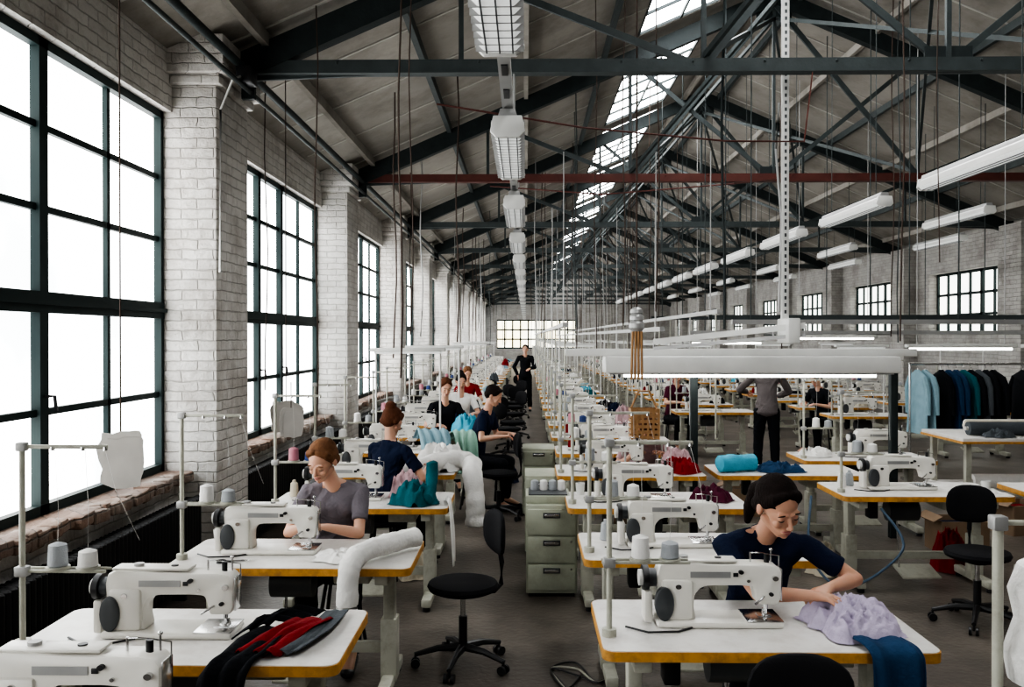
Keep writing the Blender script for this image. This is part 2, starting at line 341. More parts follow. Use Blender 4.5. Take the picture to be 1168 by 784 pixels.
# ------------------------------------------------------------------ sewing table/machine/stand meshes
def table_mesh():
    b=MB(); W=.66;D=.34
    def rr(w,d,r=.05):
        p=[]
        for cx,cy,a0 in((w-r,d-r,0),(-w+r,d-r,90),(-w+r,-d+r,180),(w-r,-d+r,270)):
            for t in range(5): a=math.radians(a0+t*22.5); p.append((cx+r*math.cos(a),cy+r*math.sin(a)))
        return p
    def plate(w,d,z0,z1,m):
        t=bmesh.new(); P=rr(w,d); a=[t.verts.new((x,y,z0)) for x,y in P]; c=[t.verts.new((x,y,z1)) for x,y in P]
        t.faces.new(a[::-1]); t.faces.new(c)
        for i in range(len(P)): t.faces.new((a[i],a[(i+1)%len(P)],c[(i+1)%len(P)],c[i]))
        b._add(t,m)
    plate(W,D,.718,.757,M_EDGE); plate(W-.004,D-.004,.757,.760,M_LAM)
    for sx in(-1,1):
        x=sx*.5
        b.bx(x-.03,x+.03,-.05,.05,.05,.66,M_LEG,.006); b.bx(x-.045,x+.045,-.06,.06,.05,.40,M_LEG,.006)
        b.bx(x-.035,x+.035,-.30,.30,.66,.718,M_LEG,.005); b.bx(x-.035,x+.035,-.28,.28,.03,.09,M_LEG,.01)
        for sy in(-1,1): b.cyl((x,sy*.25,0),(x,sy*.25,.03),.028,M_BLACK)
    b.bx(-.5,.5,-.02,.02,.20,.26,M_LEG,.004)
    b.box((.02,-.05,.11),(.30,.22,.02),M_LEG,.005,rot=(.25,0,0)); b.cyl((-.1,.0,.13),(-.1,.05,.6),.008,M_CHROME)
    b.cyl((-.18,.05,.58),(.06,.05,.58),.085,M_DGREY,seg=20); b.box((-.08,.05,.68),(.12,.1,.08),M_DGREY,.01)
    b.box((.30,.05,.66),(.2,.3,.10),M_LEG,.008); b.box((-.36,-.1,.62),(.07,.1,.14),M_BLACK,.01)
    return b.mesh('sewing_table')
def machine_mesh():
    b=MB(); E=M_MACH
    b.bx(-.235,.265,-.092,.092,0,.032,E,.012); b.bx(.12,.264,-.088,.088,.030,.036,M_CHROME,.002)
    b.box((.205,0,.038),(.055,.05,.004),M_CHROME)
    pts=[(-.225,.03),(-.075,.03),(-.085,.09),(-.082,.15),(-.06,.185),(-.03,.198),(.10,.20),(.150,.195),(.163,.15),(.170,.105),(.250,.105),(.262,.14),(.264,.27),(.245,.298),(.20,.305),(.0,.305),(-.08,.312),(-.19,.315),(-.222,.30),(-.232,.25),(-.225,.1)]
    b.prism(pts,-.052,.052,E,.011)
    b.bx(-.215,-.09,-.068,.068,.03,.23,E,.016)
    b.box((-.06,0,.318),(.30,.085,.014),E,.005)
    b.box((.266,0,.2),(.006,.075,.16),M_CHROME,.002)
    b.cyl((-.232,0,.225),(-.262,0,.225),.045,M_DGREY,seg=20); b.cyl((-.262,0,.225),(-.285,0,.225),.062,M_BLACK,seg=28); b.cyl((-.285,0,.225),(-.30,0,.225),.04,M_WPL,seg=20)
    b.prism([(-.205+.038*math.cos(t*math.pi/10),.115+.085*math.sin(t*math.pi/10)) for t in range(20)],-.082,-.04,M_DGREY,.006)
    b.box((-.265,0,.09),(.035,.1,.16),E,.012)
    b.box((-.02,-.054,.255),(.16,.004,.03),M_GALV)
    b.box((.08,-.054,.255),(.02,.006,.02),M_BLACK,.002)
    b.cyl((.215,0,.105),(.215,0,.07),.007,M_CHROME); b.cyl((.215,0,.07),(.215,0,.036),.0022,M_CHROME,seg=6)
    b.cyl((.215,.022,.11),(.215,.022,.05),.006,M_CHROME); b.box((.215,.005,.043),(.03,.05,.008),M_CHROME,.002); b.box((.215,.03,.052),(.02,.012,.02),M_CHROME,.002)
    b.tube([(.19,-.055,.15),(.175,-.075,.14),(.15,-.085,.12)],.005,M_CHROME)
    b.cyl((.215,0,.30),(.215,0,.345),.011,M_BLACK); b.cyl((.15,0,.30),(.15,0,.355),.004,M_CHROME); b.cyl((.238,.02,.29),(.238,.02,.36),.0035,M_CHROME); b.sph((.238,.02,.362),.008,M_CHROME)
    b.cyl((.02,0,.31),(.02,0,.33),.014,M_BLACK); b.cyl((-.12,0,.32),(-.12,0,.338),.02,M_GALV); b.tube([(.15,0,.35),(.18,0,.352),(.215,.02,.34),(.27,.02,.33),(.27,.02,.25)],.003,M_CHROME)
    for z in(.26,.22): b.cyl((.20,.05,z),(.20,.075,z),.016,M_CHROME)
    b.cyl((.10,-.052,.27),(.10,-.066,.27),.010,M_BLACK); b.cyl((.13,-.052,.225),(.13,-.06,.225),.007,M_CHROME); b.cyl((-.15,-.068,.2),(-.15,-.076,.2),.012,M_CHROME)
    b.cyl((.22,-.052,.16),(.22,-.064,.16),.009,M_BLACK); b.cyl((.235,-.052,.24),(.235,-.068,.24),.012,M_CHROME)
    b.tube([(-.1,-.09,.006),(-.16,-.14,.006),(-.28,-.15,.006),(-.36,-.08,.006)],.005,M_BLACK)
    me=b.mesh('sewing_machine'); me.transform(Matrix.Diagonal((1.06,1,.85,1))); return me
def stand_mesh(c1,c2,nm='thread_stand'):
    b=MB()
    b.cyl((0,0,0),(0,0,.03),.03,M_LEG); b.cyl((0,0,0),(0,0,.80),.0115,M_LEG)
    b.box((0,0,.30),(.05,.04,.04),M_GALV,.006); b.box((0,0,.79),(.04,.035,.035),M_GALV,.006)
    b.box((.15,0,.30),(.36,.014,.012),M_LEG,.003); b.box((.15,.05,.30),(.36,.01,.01),M_LEG,.003); b.box((.16,0,.79),(.36,.012,.016),M_LEG,.003)
    for x in(.12,.24,.33): b.cyl((x,0,.79),(x,0,.775),.008,M_CHROME)
    for x,c,h in((.13,c1,.085),(.25,c2,.06)):
        b.cyl((x,.02,.305),(x,.02,.315),.045,M_LEG); b.lathe([(.034,.315),(.038,.32),(.034,.315+h),(.022,.32+h),(.010,.325+h)],(x,.02,0),c,16)
        b.tube([(x,.02,.33+h),(x+.005,.015,.55),(x,0,.785)],.0010,M_THW,4)
    b.tube([(.33,0,.775),(.37,.0,.62),(.42,.1,.40)],.0010,M_THW,4)
    return b.mesh(nm)
TM=table_mesh(); MM=machine_mesh(); ST=[stand_mesh(M_THR,M_THW),stand_mesh(M_THW,M_THR),stand_mesh(mat('thread_pink',(.5,.2,.25),.8),mat('thread_navy',(.03,.06,.2),.8))]
def tasklamp_mesh():
    b=MB()
    for x in(-.36,.36): b.cyl((x,0,0),(x,0,1.06),.011,M_WPL)
    b.prism([(-.42,1.06),(.42,1.06),(.42,1.10),(-.42,1.10)],-.06,.06,M_WPL,.008); b.cyl((-.38,0,1.048),(.38,0,1.048),.012,M_DIFF)
    b.tube([(-.36,0,.5),(-.2,0,.55),(.1,0,.5),(.36,0,.52)],.005,M_GALV,6)
    return b.mesh('task_lamp')
TL=tasklamp_mesh()
def station(xc,yfront,stand=0,lamp=False,mach=True,mdx=-.14):
    yc=yfront+.34
    inst('sewing_table',TM,(xc,yc,0))
    if mach: inst('sewing_machine',MM,(xc+mdx,yc+.02,.7605))
    if stand is not None: inst('thread_stand',ST[stand],(xc-.62,yc-.16,.7605))
    if lamp: inst('task_lamp',TL,(xc,yc+.27,.7605))
CL=-1.30; CR=.96; C3=3.0; C4=5.2
station(-1.36,3.23,0,mdx=-.11); station(-1.27,4.60,1,mdx=-.19); station(-1.22,6.22,2)
station(CR,3.40,1,mdx=-.16); station(CR+.02,4.80,0); station(CR,6.25,0)
station(-1.80,2.30,None,mdx=.42)
rowsL=[7.75+1.45*k for k in range(26)]; rowsR=[7.72+1.47*k for k in range(26)]
for i,y in enumerate(rowsL): station(CL+random.uniform(-.04,.04),y,i%3,lamp=(i in(1,3,8,12)))
for i,y in enumerate(rowsR): station(CR+random.uniform(-.03,.03),y,(i+1)%3,lamp=(i%4==2 and i>2))
station(3.10,6.75,0,mdx=-.1); station(4.6,6.75,None,mach=False)
station(3.42,8.7,1,mdx=.2)
rows3=[14.3+1.6*i for i in range(17)]
for i,y in enumerate(rows3): station(C3+.1,y,i%3,lamp=i%3==1)
for i in range(18): station(C4+.2,13.6+1.7*i,i%3,lamp=i%3==0)
for i in range(14): station(7.4,14.4+2*i,i%3,lamp=i%3==0)
# ------------------------------------------------------------------ radiators
def radiator():
    b=MB(); L=4.1
    for i in range(int(L/.055)):
        y=i*.055; b.box((0,y,.42),(.13,.036,.62),M_RAD,.012,seg=1)
    for z in(.14,.70): b.cyl((0,-.05,z),(0,L+.02,z),.028,M_RAD)
    for y in(.3,L-.35): b.box((0,y,.06),(.1,.04,.12),M_RAD)
    return b.mesh('radiator')
RM=radiator()
for y in piers[1:7]: inst('radiator',RM,(-2.61,y+.95,0))
# ------------------------------------------------------------------ chairs
def chair_mesh():
    b=MB()
    b.lathe([(.05,.445),(.17,.45),(.205,.465),(.215,.485),(.205,.505),(.16,.515),(.02,.51)],(0,0,0),M_SEATF,28)
    b.cyl((0,0,.10),(0,0,.30),.026,M_BLACK); b.cyl((0,0,.28),(0,0,.45),.016,M_CHROME); b.cyl((0,0,.42),(0,0,.45),.07,M_BLACK)
    for k in range(5):
        a=k*2*math.pi/5+.35; d=V((math.cos(a),math.sin(a),0))
        b.tube([V((0,0,.115)),d*.15+V((0,0,.11)),d*.29+V((0,0,.075))],[.028,.02,.014],M_BLACK,8)
        p=d*.285; t=V((-d.y,d.x,0)); b.cyl(p+t*.012+V((0,0,.028)),p+t*.03+V((0,0,.028)),.027,M_BLACK,seg=14); b.cyl(p-t*.012+V((0,0,.028)),p-t*.03+V((0,0,.028)),.027,M_BLACK,seg=14); b.cyl(p+V((0,0,.03)),p+V((0,0,.075)),.008,M_BLACK)
    b.tube([(0.08,0,.435),(.2,0,.43),(.245,0,.47),(.25,0,.60),(.235,0,.70)],.016,M_BLACK,8)
    tb=bmesh.new(); bmesh.ops.create_uvsphere(tb,u_segments=20,v_segments=12,radius=1)
    for v in tb.verts:
        x,y,z=v.co; sg=lambda q,p:math.copysign(abs(q)**p,q)
        v.co=V((sg(x,.7)*.025,sg(y,.75)*.165,sg(z,.75)*.135)); v.co.x-=v.co.y**2*1.2
    b._add(tb,M_SEATF,Matrix.Translation((.225,0,.79)))
    return b.mesh('office_chair')
CH=chair_mesh()
inst('office_chair',CH,(-.38,5.27,0),math.radians(22)); inst('office_chair',CH,(-.30,9.6,0),math.radians(10))
inst('office_chair',CH,(.93,2.76,0),math.radians(90),(1.12,1.12,.97)); inst('office_chair',CH,(3.12,6.1,0),math.radians(75))
for i in range(3,12): inst('office_chair',CH,(-.26+random.uniform(-.05,.05),9.6+i*1.5+random.uniform(-.3,.3),0),random.uniform(0,6))
# ------------------------------------------------------------------ cabinets
def cabinet(w,d,h,nd=3):
    b=MB(); b.bx(-w/2,w/2,-d/2+.015,d/2,.03,h,M_CAB,.005); b.bx(-w/2+.02,w/2-.02,-d/2+.04,d/2-.03,0,.03,M_BLACK)
    hh=(h-.07)/nd
    for i in range(nd):
        z=.05+hh*(i+.5); b.box((0,-d/2+.008,z),(w-.03,.02,hh-.015),M_CAB,.004)
        b.box((0,-d/2-.012,z+hh*.25),(.11,.014,.022),M_CHROME,.004); b.box((0,-d/2-.004,z+hh*.25),(.13,.006,.04),M_DGREY)
        b.cyl((w*.38,-d/2-.006,z+hh*.3),(w*.38,-d/2+.01,z+hh*.3),.008,M_CHROME)
    return b
cabinet(.39,.5,.70).obj('filing_cabinet',(.195,6.9,0)); cabinet(.36,.5,.72).obj('filing_cabinet',(.17,8.2,0)); cabinet(.36,.5,.75,4).obj('filing_cabinet',(.14,9.9,0))
b=MB(); b.box((0,0,.03),(.34,.34,.06),M_CAB,.006); b.box((0,0,.065),(.30,.30,.01),M_DGREY)
for i in range(4): b.lathe([(.03,0),(.034,.01),(.03,.07),(.012,.08)],(-.1+.07*i,.05,.07),M_THW if i%2 else M_THR,12)
b.obj('thread_tray',(.17,6.9,.701))
# ------------------------------------------------------------------ cloth helpers
def heap(name,loc,sx,sy,h,m,seed,rot=0,fold=7):
    bm=bmesh.new(); nx,ny=64,50; g={}
    for i in range(nx+1):
        for j in range(ny+1):
            u=i/nx*2-1; v=j/ny*2-1
            a=math.atan2(v,u); R=.78+.22*noise.noise(V((math.cos(a)*1.5,math.sin(a)*1.5,seed)))*1.6
            r=math.hypot(u,v)/max(.3,R)
            if r>1.12: continue
            e=max(0,1-r**3)**.6 if r<1 else 0
            w=V((u*1.4,v*1.4,seed*3.1)); q=noise.noise_vector(w*1.3)
            rd=1-abs(noise.noise(V((u*fold*.45+q.x*1.5,v*fold*.25+q.y*1.5,seed))))*2.2
            rd2=noise.noise(V((u*6+q.y,v*6,seed+5)))
            z=h*e*(.45+.45*rd+.2*rd2)+.004
            g[i,j]=bm.verts.new((u*sx*.5+q.x*.01,v*sy*.5+q.y*.01,max(.003,z)))
    for i in range(nx):
        for j in range(ny):
            k=[(i,j),(i+1,j),(i+1,j+1),(i,j+1)]
            if all(q in g for q in k): bm.faces.new([g[q] for q in k])
    for f in bm.faces: f.smooth=True
    me=bpy.data.meshes.new(name); bm.to_mesh(me); bm.free(); me.materials.append(m)
    return inst(name,me,loc,rot)
def heapmesh(sx,sy,h,m,seed):
    o=heap('fabric_heap',(0,0,0),sx,sy,h,m,seed); me=o.data; bpy.data.objects.remove(o); return me
def catmull(P,n=8):
    P=[V(p) for p in P]; out=[]
    for i in range(len(P)-1):
        a=P[max(i-1,0)];b_=P[i];c=P[i+1];d=P[min(i+2,len(P)-1)]
        for t in range(n):
            t/=n; out.append(.5*((2*b_)+(-a+c)*t+(2*a-5*b_+4*c-d)*t*t+(-a+3*b_-3*c+d)*t**3))
    out.append(P[-1]); return out
def drape(name,path,w,m,amp=.015,k=4,seed=0,thick=.005,flare=0):
    pts=catmull(path); w=V(w); bm=bmesh.new(); nu=36; rows=[]
    for i,p in enumerate(pts):
        d=(pts[min(i+1,len(pts)-1)]-pts[max(i-1,0)]).normalized(); nr=d.cross(w).normalized(); s=i/(len(pts)-1)
        row=[]
        for j in range(nu+1):
            u=j/nu*2-1; ed=.04*noise.noise(V((u*2,s*3,seed+9)))
            a=amp*(.3+s)*(math.sin(u*k*math.pi+seed+noise.noise(V((s*2,u,seed)))*3)+.7*noise.noise(V((u*4,s*4,seed))))
            row.append(bm.verts.new(p+w*(u*.5*(1+flare*s)+ed)+nr*a+d*ed*.5*(s>.9)))
        rows.append(row)
    for r0,r1 in zip(rows,rows[1:]):
        for j in range(nu): bm.faces.new((r0[j],r0[j+1],r1[j+1],r1[j])).smooth=True
    me=bpy.data.meshes.new(name); bm.to_mesh(me); bm.free(); me.materials.append(m)
    o=inst(name,me,(0,0,0)); s=o.modifiers.new('s','SOLIDIFY'); s.thickness=thick; return o
def softtube(name,path,rad,m,seed=0,amp=.14):
    pts=catmull(path,10); b=MB(); rr=[]
    n_=len(pts)
    for i in range(n_):
        s=i/(n_-1); e=min(1,(min(s,1-s)*n_*.35+.35)); rr.append(rad*e*(1+amp*noise.noise(V((i*.35,seed,0)))))
    b.tube(pts,rr,m,20); me=b.mesh(name)
    for v in me.vertices: v.co+=noise.noise_vector(v.co*9)*rad*.14+noise.noise_vector(v.co*30)*rad*.06
    return inst(name,me,(0,0,0))
drape('black_garment',[(-1.02,3.62,.775),(-1.05,3.45,.79),(-1.07,3.3,.782),(-1.10,3.20,.765),(-1.12,3.17,.68),(-1.13,3.16,.40)],(.17,0,0),C_BLACK,.014,2.5,1)
drape('black_garment',[(-.93,3.76,.775),(-1.05,3.70,.81),(-1.12,3.55,.785)],(.1,.16,0),C_BLACK,.016,2,4)
drape('red_garment',[(-.90,3.70,.785),(-.95,3.52,.80),(-1.0,3.36,.785),(-1.02,3.3,.775)],(.16,0,0),C_RED,.013,2.5,2)
drape('grey_trousers',[(-.83,3.84,.775),(-.84,3.6,.785),(-.88,3.42,.785),(-.92,3.32,.775)],(.10,0,0),C_GREY,.006,1.5,3)
heap('lilac_fabric',(1.38,3.74,.762),.50,.42,.13,C_LIL,3,.2,11); heap('lilac_fabric',(1.36,3.60,.762),.42,.30,.11,C_LIL,8,-.3,10)
drape('denim_garment',[(1.36,3.66,.775),(1.40,3.50,.785),(1.42,3.39,.778),(1.43,3.36,.70),(1.43,3.36,.45),(1.43,3.37,.28)],(.20,0,0),C_DENIM,.012,2,5)
softtube('white_padding_roll',[(-.62,5.05,.83),(-.74,4.90,.83),(-.86,4.72,.825),(-.90,4.58,.815),(-.92,4.52,.75),(-.925,4.50,.60),(-.925,4.50,.46)],.055,C_WHITE,3)
heap('white_fabric',(-1.02,4.82,.762),.36,.30,.05,C_WHITE,12,.2)
softtube('white_padding_roll',[(-1.1,7.5,.80),(-.75,7.95,.86),(-.52,8.0,.84),(-.48,7.8,.76),(-.45,7.72,.5),(-.45,7.7,.3)],.085,C_WHITE,7)
heap('white_fabric',(-.78,8.1,.762),.6,.5,.28,C_WHITE,15,.2)
softtube('teal_fabric_roll',[(-.72,6.3,.80),(-.70,6.42,.86),(-.70,6.5,.96),(-.70,6.52,1.06)],.045,C_TEAL,4,.05)
heap('teal_fabric',(-.82,6.45,.762),.45,.42,.18,C_TEAL,21,.1); heap('pink_fabric',(-.93,6.74,.762),.4,.3,.2,C_PINK,22)
drape('white_paper_strip',[(-.60,6.6,.77),(-.56,6.4,.77),(-.53,6.3,.6),(-.52,6.3,.35)],(0,.2,0),C_WHITE,.004,1,3)
drape('light_blue_garment',[(-1.0,8.9,.95),(-.95,8.85,1.05),(-.90,8.75,.9),(-.88,8.72,.62)],(.3,0,0),C_LBLUE,.02,4,6)
drape('mint_garment',[(-.75,9.1,.9),(-.65,9.0,1.02),(-.60,8.9,.9),(-.58,8.88,.6)],(.22,0,0),cloth('mint',(.28,.45,.37)),.02,3,9)
heap('light_blue_fabric',(-.75,10.9,.762),.5,.4,.3,C_SKY,30)
heap('wine_fabric',(1.38,6.6,.762),.4,.4,.12,C_WINE,31); heap('navy_fabric',(1.4,5.2,.762),.44,.4,.08,C_NAVY,32)
heap('red_fabric',(1.38,7.95,.762),.42,.4,.15,C_RED,33); softtube('blue_fabric_roll',[(1.72,7.92,.84),(1.92,7.98,.84),(2.1,8.05,.83)],.075,C_SKY,34,.1)
inst('sewing_table',TM,(2.36,8.1,0))
heap('pink_fabric',(1.4,8.2,.762),.4,.3,.2,C_PINK,35); heap('denim_fabric',(2.3,8.0,.762),.5,.4,.1,C_DENIM,37)
cols=[C_WHITE,C_NAVY,C_RED,C_TEAL,C_SKY,C_PINK,C_LBLUE,C_CREAM,C_GREY,C_BLACK,C_WHITE,C_DENIM,C_BLACK,C_WHITE]
HM=[heapmesh(.36,.36,.14+.07*(i%3),c,40+i) for i,c in enumerate(cols)]
def cone_mesh(m):
    b=MB(); b.lathe([(.032,0),(.036,.006),(.027,.10),(.014,.11),(.012,.125)],(0,0,0),m,16); return b.mesh('thread_cone')
CM=[cone_mesh(m) for m in (M_THW,M_THR,C_RED,C_NAVY,C_CREAM)]
def cup():
    b=MB(); b.lathe([(.028,0),(.036,.09),(.033,.09),(.026,.008)],(0,0,0),M_WPL,20); b.tube([(.034,0,.07),(.058,0,.065),(.058,0,.03),(.031,0,.022)],.005,M_WPL,6); return b.mesh('mug')
CUP=cup()
def paper():
    b=MB(); b.box((0,0,.0015),(.21,.29,.003),M_WPL); b.box((.01,.008,.004),(.21,.29,.002),M_PAPER,rot=(0,0,.15)); return b.mesh('paper_sheets')
PM=paper()
for rows,xc in((rowsL,CL),(rowsR,CR),(rows3,C3+.1),([13.6+1.7*i for i in range(18)],C4+.2)):
    for i,y in enumerate(rows[1:]):
        if random.random()<.88: inst('folded_fabric',random.choice(HM),(xc+random.choice((.42,.36,.46)),y+.34+random.uniform(-.1,.08),.762),random.uniform(0,6))
        if i<8:
            inst('thread_cone',random.choice(CM),(xc-.48+random.uniform(0,.06),y+.56,.7605)); inst('thread_cone',random.choice(CM),(xc-.36,y+.58,.7605))
            if i%2: inst('paper_sheets',PM,(xc+.12,y+.17,.7605),random.uniform(-.5,.5))
inst('mug',CUP,(.42,7.0-.2,.7605),1); inst('mug',CUP,(3.62,6.95,.7605),2); inst('mug',CUP,(-1.80,5.12,.7605),1)
for x,y,k in((1.5,5.0,0),(.48,5.28,1),(1.44,4.95,3),(-1.78,6.7,4),(-1.68,6.75,2),(2.58,7.2,0),(2.66,7.25,1),(4.2,7.0,2),(4.9,6.95,4),(-1.84,3.80,1)): inst('thread_cone',CM[k],(x,y,.7605))
for (x,y) in ((-.95,7.2),(-.25,12.0),(2.5,7.4),(3.6,7.5)): inst('fabric_sack',random.choice(HM),(x,y,.0),random.uniform(0,6),(1,1,1.4))
def crate(loc,s,m,rot):
    b=MB(); x,y,z=s
    b.box((0,0,.01),(x,y,.02),m)
    for sx in(-1,1): b.box((sx*x/2,0,z/2),(.012,y,z),m); b.box((sx*(x/2+.04),0,z+.02),(.1,y,.008),m,rot=(0,sx*.5,0))
    for sy in(-1,1): b.box((0,sy*y/2,z/2),(x,.012,z),m)
    b.box((0,0,z*.7),(x*.9,y*.9,z*.3),random.choice((C_NAVY,C_WHITE,C_RED)),.03); b.obj('fabric_box',loc,rot)
M_CARDB=mat('cardboard',(.22,.15,.095),.8)
for x,y in((1.15,9.05),(4.0,8.2),(2.45,9.9),(5.0,9.0)): crate((x,y,0),(.42,.34,.3),M_CARDB,random.uniform(-.3,.3))
def card(name,loc,w,h,seed,cord_top):
    b=MB(); P=[]
    for t in range(28):
        a=t/28*2*math.pi; q=1+.28*noise.noise(V((math.cos(a)*2,math.sin(a)*2,seed)))
        P.append((w*.5*math.copysign(abs(math.cos(a))**.6,math.cos(a))*q,h*.5*math.copysign(abs(math.sin(a))**.6,math.sin(a))*q))
    b.prism(P,-.006,.006,M_PAPER); b.prism([(x*.9+.02,z*.93-.02) for x,z in P],-.022,-.010,M_PAPER)
    b.cyl((0,0,h*.4),(0,0,cord_top-loc[2]-.02),.005,M_CORD,seg=6)
    o=b.obj(name,loc,.35); return o
card('card_pattern',(-2.2,4.72,1.32),.22,.30,1,roofz(-2.2)); card('card_pattern',(-2.2,8.0,1.26),.28,.28,2,roofz(-2.2)); card('card_pattern',(-2.1,7.8,1.22),.2,.26,5,1.6)
b=MB()
def cord(x,y,z0,r=.006,m=M_CORD,sw=.03):
    zt=roofz(x)-.015; pts=[(x+sw*math.sin(i*1.3+x*7)*(.5 if i else 0),y,zt+(z0-zt)*i/7) for i in range(8)]
    b.tube(pts,r,m,5)
cord(-.86,6,1.7,.007); cord(-.80,6.1,2.0,.005); cord(-1.75,7.3,1.2,.006); cord(-2.35,7.9,1.5,.006); cord(1.7,7.6,2.05,.012,M_STEEL); cord(1.12,7.5,2.2,.006); cord(2.98,7,1.95,.007); cord(3.4,7.3,2.6,.005)
cord(1.0,9,2.1,.007);cord(.75,9.5,1.8,.006);cord(2.6,9,1.5,.006)
for i in range(62):
    y=random.uniform(10,40); x=random.choice((random.uniform(.1,2.4),random.uniform(.1,2.4),random.uniform(2.4,5),random.uniform(-2.0,-.6)))
    cord(x,y,random.uniform(1.4,2.4),random.uniform(.006,.011),random.choice((M_CORD,M_CORD,M_STEEL2,M_GALV)),.04)
b.obj('hanging_cables')
# ------------------------------------------------------------------ gantries over right side
b=MB(); yl=8.5
b.prism([(.75,1.64),(3.55,1.64),(3.55,1.80),(.75,1.80)],yl-.16,yl+.16,M_WPL,.02)
b.bx(.8,3.5,yl-.11,yl+.11,1.625,1.64,M_GALV); b.cyl((.95,yl-.05,1.612),(3.35,yl-.05,1.612),.016,M_TUBE); b.cyl((.95,yl+.05,1.612),(3.35,yl+.05,1.612),.016,M_TUBE)
b.bx(.38,3.75,yl-.04,yl+.04,1.80,1.87,M_WPL,.005)
for x in(1.66,3.62): b.bx(x-.035,x+.035,yl+.165,yl+.235,0,1.85,M_STEEL,.004); b.bx(x-.03,x+.03,yl,yl+.2,1.80,1.84,M_STEEL)
b.obj('cutting_table_lamp')
b=MB(); X=2.23;Y=7.6
b.bx(X-.03,X+.03,Y-.02,Y+.02,2.08,roofz(X)-.05,M_WPL,.003)
for i in range(70): b.box((X,Y-.022,2.2+i*.06),(.018,.006,.03),M_DGREY)
b.beam((1.15,Y+.3,1.94),(2.33,Y-.25,2.08),.03,.05,M_WPL); b.bx(X-.05,X+.05,Y-.28,Y+.05,1.93,2.14,M_WPL,.01)
b.beam((1.15,Y+.3,1.88),(2.33,Y-.25,2.0),.03,.03,M_GALV)
for i in range(6): t=i/5; b.cyl(V((1.15,Y+.3,1.88)).lerp(V((2.33,Y-.25,2.0)),t),V((1.15,Y+.3,1.94)).lerp(V((2.33,Y-.25,2.08)),t),.008,M_GALV)
b.tube([(2.18,Y,4.0),(2.15,Y,3.6),(2.2,Y,3.0),(2.18,Y,2.2)],.010,M_GALV,6)
b.obj('hanging_strut_channel')
b=MB()
b.lathe([(.02,2.24),(.05,2.22),(.055,2.19),(.045,2.18),(.06,2.16),(.06,2.13),(.05,2.12),(.065,2.10),(.065,2.06),(.05,2.04),(.045,1.98),(.03,1.9)],(.95,7.55,0),M_GALV,16)
b.cyl((.95,7.55,2.24),(.95,7.55,roofz(.95)-.02),.008,M_CORD)
for k in range(4): b.cyl((.91+.025*k,7.5,2.03),(.90+.03*k,7.5,1.62),.011,M_WOOD)
b.obj('cable_drop_spool')
b=MB()
for i in range(6):
    b.box((0,-.11,.02+.05*i),(.26,.006,.03),M_WOOD); b.box((-.125+.05*i,-.115,.14),(.02,.006,.30),M_WOOD)
    b.box((0,.11,.02+.05*i),(.26,.006,.03),M_WOOD); b.box((-.13,0,.02+.05*i),(.006,.22,.03),M_WOOD); b.box((.13,0,.02+.05*i),(.006,.22,.03),M_WOOD)
b.box((0,0,.01),(.26,.22,.01),M_WOOD); b.tube([(-.12,0,.29),(-.05,0,.45),(.05,0,.45),(.12,0,.29)],.01,M_WOOD)
bk=b.obj('wicker_basket',(1.12,8.35,1.02),0)
b=MB(); b.bx(.9,1.34,8.2,8.5,.99,1.02,M_LAM,.003)
for x in(.93,1.31):
    for y in(8.23,8.47): b.cyl((x,y,.761),(x,y,.99),.01,M_WPL)
b.obj('shelf_riser')
b=MB()
for y,z in((9.4,2.12),(10.6,2.2),(11.8,2.02),(13.5,2.25),(15.5,2.3)):
    b.bx(2.2,9.4,y-.02,y+.02,z,z+.05,M_GALV if y in(9.4,11.8) else M_STEEL2)
    for x in(2.4,4.6,7.0,9.0): b.cyl((x,y,z+.05),(x,y,roofz(x)-.015),.007,M_STEEL2)
b.obj('overhead_rail')
b=MB()
for x,z in((.45,2.1),(1.55,2.05),(2.2,2.25)):
    b.bx(x-.03,x+.03,10,45,z,z+.05,M_GALV)
    for k in range(8): b.cyl((x,10.5+k*4.5,z+.05),(x,10.5+k*4.5,4.2),.007,M_GALV)
    for k in range(20): b.cyl((x,10.2+k*1.6,z),(x,10.2+k*1.6,.8),.010,M_WPL if k%2 else M_LEG)
b.obj('power_busbar')
for (x,y,z) in ((6.0,12.2,1.86),(7.6,12.2,1.86),(5.4,15.5,2.0),(4.1,18,1.9)):
    b=MB(); b.box((x,y,z),(1.5,.12,.05),M_WPL,.008); b.cyl((x-.7,y,z-.04),(x+.7,y,z-.04),.018,M_TUBE)
    for s in(-.6,.6): b.cyl((x+s,y,z),(x+s,y,roofz(x+s)-.015),.006,M_GALV)
    b.obj('tube_lamp')
# ------------------------------------------------------------------ garment rack
def garment(m,seed):
    b=MB(); tb=bmesh.new(); rows=[]
    prof=[(0,.02),(.04,.10),(.09,.20),(.16,.235),(.5,.23),(.8,.25),(1.0,.26)]
    for s,w in prof:
        z=-.06-s*.86; ring=[]
        for t in range(16):
            a=t/16*2*math.pi; th=.03+.02*s+.012*math.sin(t*2.3+seed)*s*2
            ring.append(tb.verts.new((th*math.cos(a),w*math.sin(a),z)))
        rows.append(ring)
    for r0,r1 in zip(rows,rows[1:]):
        for i in range(16): tb.faces.new((r0[i],r0[(i+1)%16],r1[(i+1)%16],r1[i]))
    tb.faces.new(rows[0]); b._add(tb,m)
    for s in(-1,1): b.tube([(0,s*.17,-.16),(.0,s*.24,-.3),(.01,s*.26,-.66)],[.04,.045,.03],m,8)
    b.tube([(0,0,-.06),(0,0,-.02),(0,.02,.0),(0,.0,.02)],.004,M_CHROME,5)
    return b.mesh('hanging_garment')
GM=[garment(c,i) for i,c in enumerate((C_LBLUE,C_TEAL,C_DENIM,C_BLACK,C_GREY,C_BLACK))]
rk=link(bpy.data.objects.new('clothes_rack',None)); rk.location=(5.2,12.0,0)
